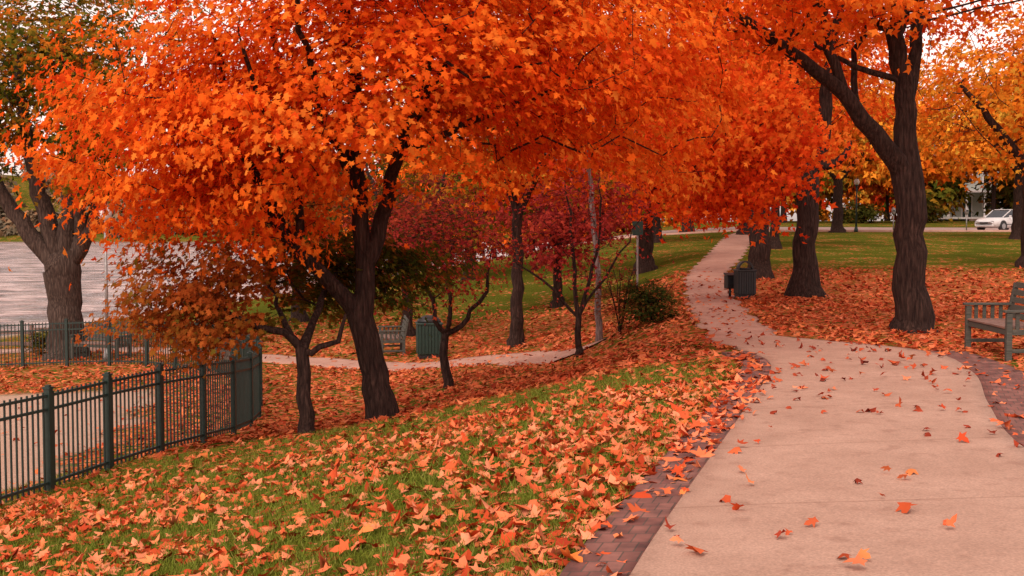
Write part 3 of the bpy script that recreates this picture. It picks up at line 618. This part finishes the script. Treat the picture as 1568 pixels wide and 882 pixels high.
# ---------------------------------------------------------------- fence
def fence():
    pts=[(-7.2,9.0),(-6.3,11.3),(-5.55,13.7),(-5.1,15.5),(-4.7,17.1),(-4.42,18.4),(-4.33,19.8),(-4.42,21.4),(-4.75,23.2),(-5.3,25.2),(-6.2,27.5),(-7.6,29.8),(-9.5,31.6),(-12,32.4),(-15,32.6),(-20,32.6),(-28,32.5)]
    R=resample(pts,.05); s=np.r_[0,np.cumsum(np.linalg.norm(np.diff(R,axis=0),axis=1))]
    def at(q): return np.array([np.interp(q,s,R[:,0]),np.interp(q,s,R[:,1])])
    V=[];F=[]
    def boxb(c,t,sx,sy,z0,z1):
        n=np.array([-t[1],t[0]]); b=len(V)
        for zz in (z0,z1):
            for a,c2 in ((-1,-1),(1,-1),(1,1),(-1,1)):
                q=c+t*a*sx/2+n*c2*sy/2; V.append((q[0],q[1],zz))
        F.extend([(b,b+3,b+2,b+1),(b+4,b+5,b+6,b+7),(b,b+1,b+5,b+4),(b+1,b+2,b+6,b+5),(b+2,b+3,b+7,b+6),(b+3,b,b+4,b+7)])
    sp=1.25; npan=int(s[-1]/sp)
    H=1.2
    for i in range(npan):
        a=at(i*sp+.6);b=at((i+1)*sp+.6); t=(b-a)/np.linalg.norm(b-a); za=Z(*a);zb=Z(*b)
        boxb(a,t,.075,.075,za-.1,za+H+.02); boxb(a,t,.095,.095,za+H+.021,za+H+.045); boxb(a,t,.05,.05,za+H+.046,za+H+.065)
        n=np.array([-t[1],t[0]])
        for hz in (.12,H-.22,H-.06):
            bb=len(V)
            for (c,zz) in ((a+t*.038,za),(b-t*.038,zb)):
                for o1,o2 in ((-.016,-.016),(.016,-.016),(.016,.016),(-.016,.016)):
                    q=c+n*o1; V.append((q[0],q[1],zz+hz+o2))
            F.extend([(bb,bb+1,bb+5,bb+4),(bb+1,bb+2,bb+6,bb+5),(bb+2,bb+3,bb+7,bb+6),(bb+3,bb,bb+4,bb+7)])
        L=np.linalg.norm(b-a); m=int(L/.096)
        for k in range(1,m):
            f=k/m; c=a*(1-f)+b*f; zz=za*(1-f)+zb*f
            boxb(c,t,.018,.018,zz+.05,zz+H-.015)
    me=bpy.data.meshes.new('fence'); me.from_pydata([tuple(map(float,v)) for v in V],[],F); me.materials.append(GREENM); me.update()
    o=bpy.data.objects.new('metal_fence',me); COL.objects.link(o)
fence()
# ---------------------------------------------------------------- benches
def bench(x,y,rz,L=1.5):
    e=empty('park_bench',(x,y,Z(x,y)),rz); p=Parts(e)
    for s_,yy in (('a',-L/2),('b',L/2)):
        p.box('front_leg_'+s_,(-.28,yy,.31),(.075,.07,.62),BENCHW); p.box('back_leg_'+s_,(.28,yy,.22),(.075,.07,.44),BENCHW)
        p.box('back_post_'+s_,(.335,yy,.68),(.06,.07,.54),BENCHW,rot=(0,.2,0))
        p.box('arm_'+s_,(-.02,yy,.645),(.66,.095,.035),BENCHW,.01)
        p.box('side_rail_'+s_,(0,yy,.375),(.49,.05,.075),BENCHW); p.box('lower_rail_'+s_,(0,yy,.13),(.49,.04,.05),BENCHW)
        for k in range(4): p.box('arm_slat_%s%d'%(s_,k),(-.17+k*.115,yy,.52),(.05,.022,.212),BENCHW,.003)
    for k in range(6): p.box('seat_slat_%d'%k,(-.27+k*.095,0,.43),(.075,L-.09 if k in(0,5) else L-.08,.028),BENCHS,.005)
    p.box('front_apron',(-.28,0,.37),(.03,L-.08,.075),BENCHW)
    for k in range(5): p.box('back_slat_%d'%k,(.285+k*.021,0,.50+k*.105),(.025,L-.08,.08),BENCHW,.005,rot=(0,.2,0))
bench(6.72,16.7,math.radians(-1))
bench(-3.15,32.3,math.radians(8),1.4)
bench(-11.4,34.2,math.radians(70),1.5)
def litter_bin(x,y,w,h,rz,mat,hood):
    e=empty('litter_bin',(x,y,Z(x,y)),rz); p=Parts(e)
    p.box('plinth',(0,0,.04),(w*.9,w*.9,.08),BLACK); p.box('body',(0,0,.08+h/2),(w*.94,w*.94,h),mat,.02)
    n=7
    for sx in range(4):
        a=sx*math.pi/2
        for k in range(n):
            o=(-.5+ (k+.5)/n)*w*.94; cx=math.cos(a)*w*.49-math.sin(a)*o; cy=math.sin(a)*w*.49+math.cos(a)*o
            p.box('slat_%d_%d'%(sx,k),(cx,cy,.1+h/2),(.025,w*.1,h*.96),mat,.004,rot=(0,0,a))
    p.box('rim',(0,0,h+.10),(w*1.08,w*1.08,.05),mat,.015)
    if hood=='dome':
        p.lathe('lid',(0,0,h+.125),[(w*.5,0),(w*.49,.05),(w*.4,.11),(w*.22,.16),(.04,.175)],BLACK,20)
        p.box('opening',(0,-w*.43,h+.17),(w*.34,.12,.07),BLACK,.01)
    else:
        V=[];F=[];m=14
        for i in range(m+1):
            a=math.pi*i/m; cx=math.cos(a)*w*.36; cz=h+.12+math.sin(a)*.17
            for dy,dr in ((-.09,0),(.09,0),(.09,.04),(-.09,.04)):
                V.append((cx+dr*math.cos(a),dy,cz+dr*math.sin(a)))
        for i in range(m):
            for j in range(4): F.append((i*4+j,i*4+(j+1)%4,(i+1)*4+(j+1)%4,(i+1)*4+j))
        p.add('hoop',V,F,BLACK)
        p.lathe('mouth_ring',(0,0,h+.126),[(w*.36,0),(w*.36,.03),(w*.3,.035)],BLACK,20)
litter_bin(-2.08,30.9,.60,.76,.15,DKGREEN,'dome')
litter_bin(5.5,29.2,.42,.56,.1,BLACK,'hoop')
e=empty('newspaper_box',(5.22,29.6,Z(5.22,29.6)),.2); p=Parts(e)
p.lathe('post',(0,0,0),[(.03,0),(.03,.25)],BLACK,10); p.box('case',(0,0,.37),(.22,.24,.32),BLACK,.02); p.box('sloping_top',(0,0,.545),(.24,.26,.04),BLACK,.01,rot=(.2,0,0)); p.box('window',(0,-.123,.40),(.15,.01,.12),GLASS,.002)
def lamp(x,y,h,mat=METAL,r=.05,name='street_lamp'):
    e=empty(name,(x,y,Z(x,y))); p=Parts(e)
    p.lathe('base',(0,0,0),[(r*2.2,0),(r*2.2,.15),(r*1.3,.35)],mat,12); p.lathe('pole',(0,0,.35),[(r,0),(r*.7,h-.35)],mat,12)
    p.lathe('collar',(0,0,h),[(r*1.6,0),(r*2.0,.08)],mat,12); p.lathe('globe',(0,0,h+.08),[(.09,0),(.17,.1),(.18,.22),(.12,.34),(.03,.4)],TRIMW,16); p.lathe('finial',(0,0,h+.48),[(.12,0),(.03,.06),(.015,.14)],mat,12)
lamp(-10.9,33.2,3.7); lamp(22.5,81,3.0,DKGREEN,.06)
e=empty('sign_post',(3.75,37,Z(3.75,37))); p=Parts(e); p.lathe('post',(0,0,0),[(.03,0),(.03,2.3)],METAL,8); p.box('sign_panel',(0,-.04,2.1),(.32,.015,.42),DKGREEN,.004)
for x in (24.5,29.2,32.6,16.5):
    y=79.6; e=empty('parking_meter',(x,y,Z(x,y)+.13)); p=Parts(e); p.lathe('pole',(0,0,0),[(.035,0),(.035,1.0)],METAL,10); p.lathe('head',(0,0,1.0),[(.06,0),(.12,.08),(.13,.3),(.1,.4),(.03,.45)],METAL,14); p.box('display',(0,-.12,1.25),(.13,.03,.1),GLASS,.004)
e=empty('wooden_railing',(0,0,0)); p=Parts(e)
for k in range(5):
    xx=-16.8+k*1.1; yy=37.5; zz=Z(xx,yy); p.box('post_%d'%k,(xx,yy,zz+.4),(.1,.1,.9),BENCHS)
    if k<4:
        for j,hh in enumerate((.35,.7)): p.box('rail_%d_%d'%(k,j),(xx+.55,yy-.07,zz+hh),(1.08,.04,.11),BENCHS)
# ---------------------------------------------------------------- car
def car(x,y,rz):
    e=empty('parked_car',(x,y,Z(x,y)+.03),rz); p=Parts(e)
    S=[(-2.25,.68,.38,.78),(-2.15,.80,.28,.92),(-1.6,.87,.22,.98),(-.6,.89,.20,.95),(.6,.89,.20,.94),(1.2,.88,.22,.90),(1.9,.84,.25,.80),(2.2,.74,.30,.68),(2.28,.62,.38,.6)]
    V=[];F=[]
    for (sx,w,z0,z1) in S:
        V+=[(sx,-w*.9,z0),(sx,-w,z0+.15),(sx,-w,(z0+z1)/2+.08),(sx,-w*.93,z1-.04),(sx,-w*.8,z1),(sx,w*.8,z1),(sx,w*.93,z1-.04),(sx,w,(z0+z1)/2+.08),(sx,w,z0+.15),(sx,w*.9,z0)]
    k=10
    for i in range(len(S)-1):
        for j in range(k): F.append((i*k+j,i*k+(j+1)%k,(i+1)*k+(j+1)%k,(i+1)*k+j))
    F.append(tuple(range(k))); F.append(tuple((len(S)-1)*k+j for j in range(k-1,-1,-1)))
    p.add('body',V,F,WHITE,0,True)
    G=[(-1.85,.70,.95,.955),(-1.15,.62,.95,1.36),(-.4,.61,.95,1.43),(.25,.62,.95,1.40),(1.15,.72,.90,.905)]
    V=[];F=[]
    for (sx,w,z0,z1) in G: V+=[(sx,-.76,z0),(sx,-w*.95,z1-.02),(sx,w*.95,z1-.02),(sx,.76,z0)]
    for i in range(len(G)-1):
        for j in range(4): F.append((i*4+j,i*4+(j+1)%4,(i+1)*4+(j+1)%4,(i+1)*4+j))
    F.append((0,1,2,3)); F.append((len(G)*4-1,len(G)*4-2,len(G)*4-3,len(G)*4-4)); p.add('greenhouse_glass',V,F,GLASS,0)
    p.box('roof',(-.42,0,1.425),(1.35,1.16,.05),WHITE,.02)
    for sy in (-1,1):
        p.box('b_pillar',(-.35,sy*.685,1.17),(.09,.05,.5),WHITE,.01,rot=(sy*.30,0,0)); p.box('a_pillar',(.72,sy*.66,1.16),(.98,.06,.05),WHITE,.01,rot=(0,.50,0)); p.box('c_pillar',(-1.5,sy*.66,1.16),(.85,.07,.09),WHITE,.01,rot=(0,-.55,0))
        p.box('mirror',(.75,sy*.95,.98),(.1,.16,.12),WHITE,.03); p.box('sill_trim',(0,sy*.895,.45),(3.0,.02,.05),BLACK,.004)
        p.box('headlight',(2.17,sy*.55,.62),(.14,.30,.11),CHROME,.02); p.box('tail_light',(-2.2,sy*.58,.78),(.1,.24,.14),REDL,.02)
        for wx in (-1.35,1.38):
            p.lathe('tyre',(wx,sy*.80,.32),[(.2,-.1),(.31,-.1),(.325,-.06),(.325,.06),(.31,.1),(.2,.1)],RUBBER,28,rot=(math.pi/2,0,0))
            p.lathe('wheel',(wx,sy*.86,.32),[(.19,-.055),(.2,.055)],CHROME,14,rot=(math.pi/2,0,0))
            p.lathe('arch',(wx,sy*.80,.34),[(.375,-.092),(.375,.092)],BLACK,28,rot=(math.pi/2,0,0))
    p.box('front_bumper',(2.2,0,.38),(.16,1.4,.16),WHITE,.05); p.box('grille',(2.285,0,.54),(.02,.6,.09),BLACK,.01); p.box('rear_bumper',(-2.22,0,.42),(.12,1.4,.16),WHITE,.04)
car(33.2,83.6,math.radians(-145))
def house(name,x,y,w,d,h,rz,wall,porch=True):
    e=empty(name,(x,y,Z(x,y)-.1),rz); p=Parts(e)
    p.box('foundation',(0,0,.25),(w+.1,d+.1,.5),BRICKW,.01); p.box('walls',(0,0,.5+h/2),(w,d,h),wall,.01)
    rh=w*.32; zt_=.5+h
    V=[(-w/2,-d/2,zt_),(w/2,-d/2,zt_),(0,-d/2,zt_+rh),(-w/2,d/2,zt_),(w/2,d/2,zt_),(0,d/2,zt_+rh)]
    p.add('gable',V,[(0,1,2),(3,5,4),(0,3,4,1),(0,2,5,3),(1,4,5,2)],wall)
    for s_ in (-1,1):
        L=math.hypot(w/2+.4,rh*(w/2+.4)/(w/2)); a=math.atan2(rh,w/2)
        p.box('roof_slope',(s_*(w/4+.1),0,zt_+rh/2+.02),(L,d+.8,.14),ROOFM,.01,rot=(0,s_*a,0))
    for fl in range(int(h//2.7)):
        for k in range(3):
            xx=-w*.32+k*w*.32; zz=2.0+fl*2.8
            if fl==0 and k==1:
                p.box('door',(xx,-d/2-.02,1.55),(.95,.06,2.1),DKGREEN,.01); p.box('door_frame',(xx,-d/2-.008,1.6),(1.15,.05,2.3),TRIMW,.01); continue
            p.box('window_frame_%d_%d'%(fl,k),(xx,-d/2-.02,zz),(1.15,.08,1.5),TRIMW,.01); p.box('window_glass_%d_%d'%(fl,k),(xx,-d/2-.05,zz),(.95,.04,1.3),GLASS,.004); p.box('sash_bar',(xx,-d/2-.075,zz),(.95,.02,.05),TRIMW,.003)
        for k in range(2):
            yy=-d*.25+k*d*.5; zz=2.0+fl*2.8
            p.box('side_window_frame',(-w/2-.02,yy,zz),(.08,1.15,1.5),TRIMW,.01); p.box('side_window_glass',(-w/2-.05,yy,zz),(.04,.95,1.3),GLASS,.004)
    if porch:
        p.box('porch_floor',(0,-d/2-1.0,.4),(w*.9,1.9,.2),TRIMW,.01); p.box('porch_roof',(0,-d/2-1.0,3.1),(w*.94,2.1,.22),TRIMW,.02)
        for k in range(4): p.lathe('column_%d'%k,(-w*.42+k*w*.28,-d/2-1.8,.5),[(.16,0),(.13,.1),(.11,2.4),(.16,2.49)],TRIMW,14)
        p.box('steps',(0,-d/2-2.15,.2),(1.6,.4,.25),BRICKW,.01)
house('timber_house',46,131,7.0,8,5.6,.15,SIDING)
house('timber_house',70,124,9,8,5.6,-.1,BRICKW)
# ---------------------------------------------------------------- light
w=bpy.data.worlds.new("World"); scene.world=w; w.use_nodes=True; nt=w.node_tree
bg=nt.nodes['Background']; sky=nt.nodes.new('ShaderNodeTexSky'); sky.sky_type='NISHITA'; sky.sun_disc=False
EL=math.radians(50); AZ=math.radians(205)
sky.sun_elevation=EL; sky.sun_rotation=AZ; sky.dust_density=1.5; sky.air_density=1.3
hs=nt.nodes.new('ShaderNodeHueSaturation'); hs.inputs['Saturation'].default_value=.12
tm=nt.nodes.new('ShaderNodeMixRGB'); tm.blend_type='MULTIPLY'; tm.inputs[0].default_value=1; tm.inputs[2].default_value=(1.72,1.38,1.28,1)
nt.links.new(sky.outputs[0],hs.inputs['Color']); nt.links.new(hs.outputs[0],tm.inputs[1]); nt.links.new(tm.outputs[0],bg.inputs[0]); bg.inputs[1].default_value=.15
sl=bpy.data.lights.new('sun','SUN'); sl.energy=1.5; sl.angle=math.radians(20); sl.color=(1,.90,.80); so=bpy.data.objects.new('sun',sl); COL.objects.link(so)
d=Vector((math.sin(AZ)*math.cos(EL),math.cos(AZ)*math.cos(EL),math.sin(EL))); so.rotation_euler=(-d).to_track_quat('-Z','Y').to_euler(); so.location=d*50
# ---------------------------------------------------------------- camera
cd=bpy.data.cameras.new('camera'); cd.lens=43.5; cd.sensor_width=36; cd.clip_end=3000; cam=bpy.data.objects.new('camera',cd); COL.objects.link(cam)
cam.location=(0,0,1.8); cam.rotation_euler=(math.radians(90-3.05),0,0); scene.camera=cam
scene.view_settings.view_transform='Standard'; scene.view_settings.look='None'; scene.view_settings.exposure=0
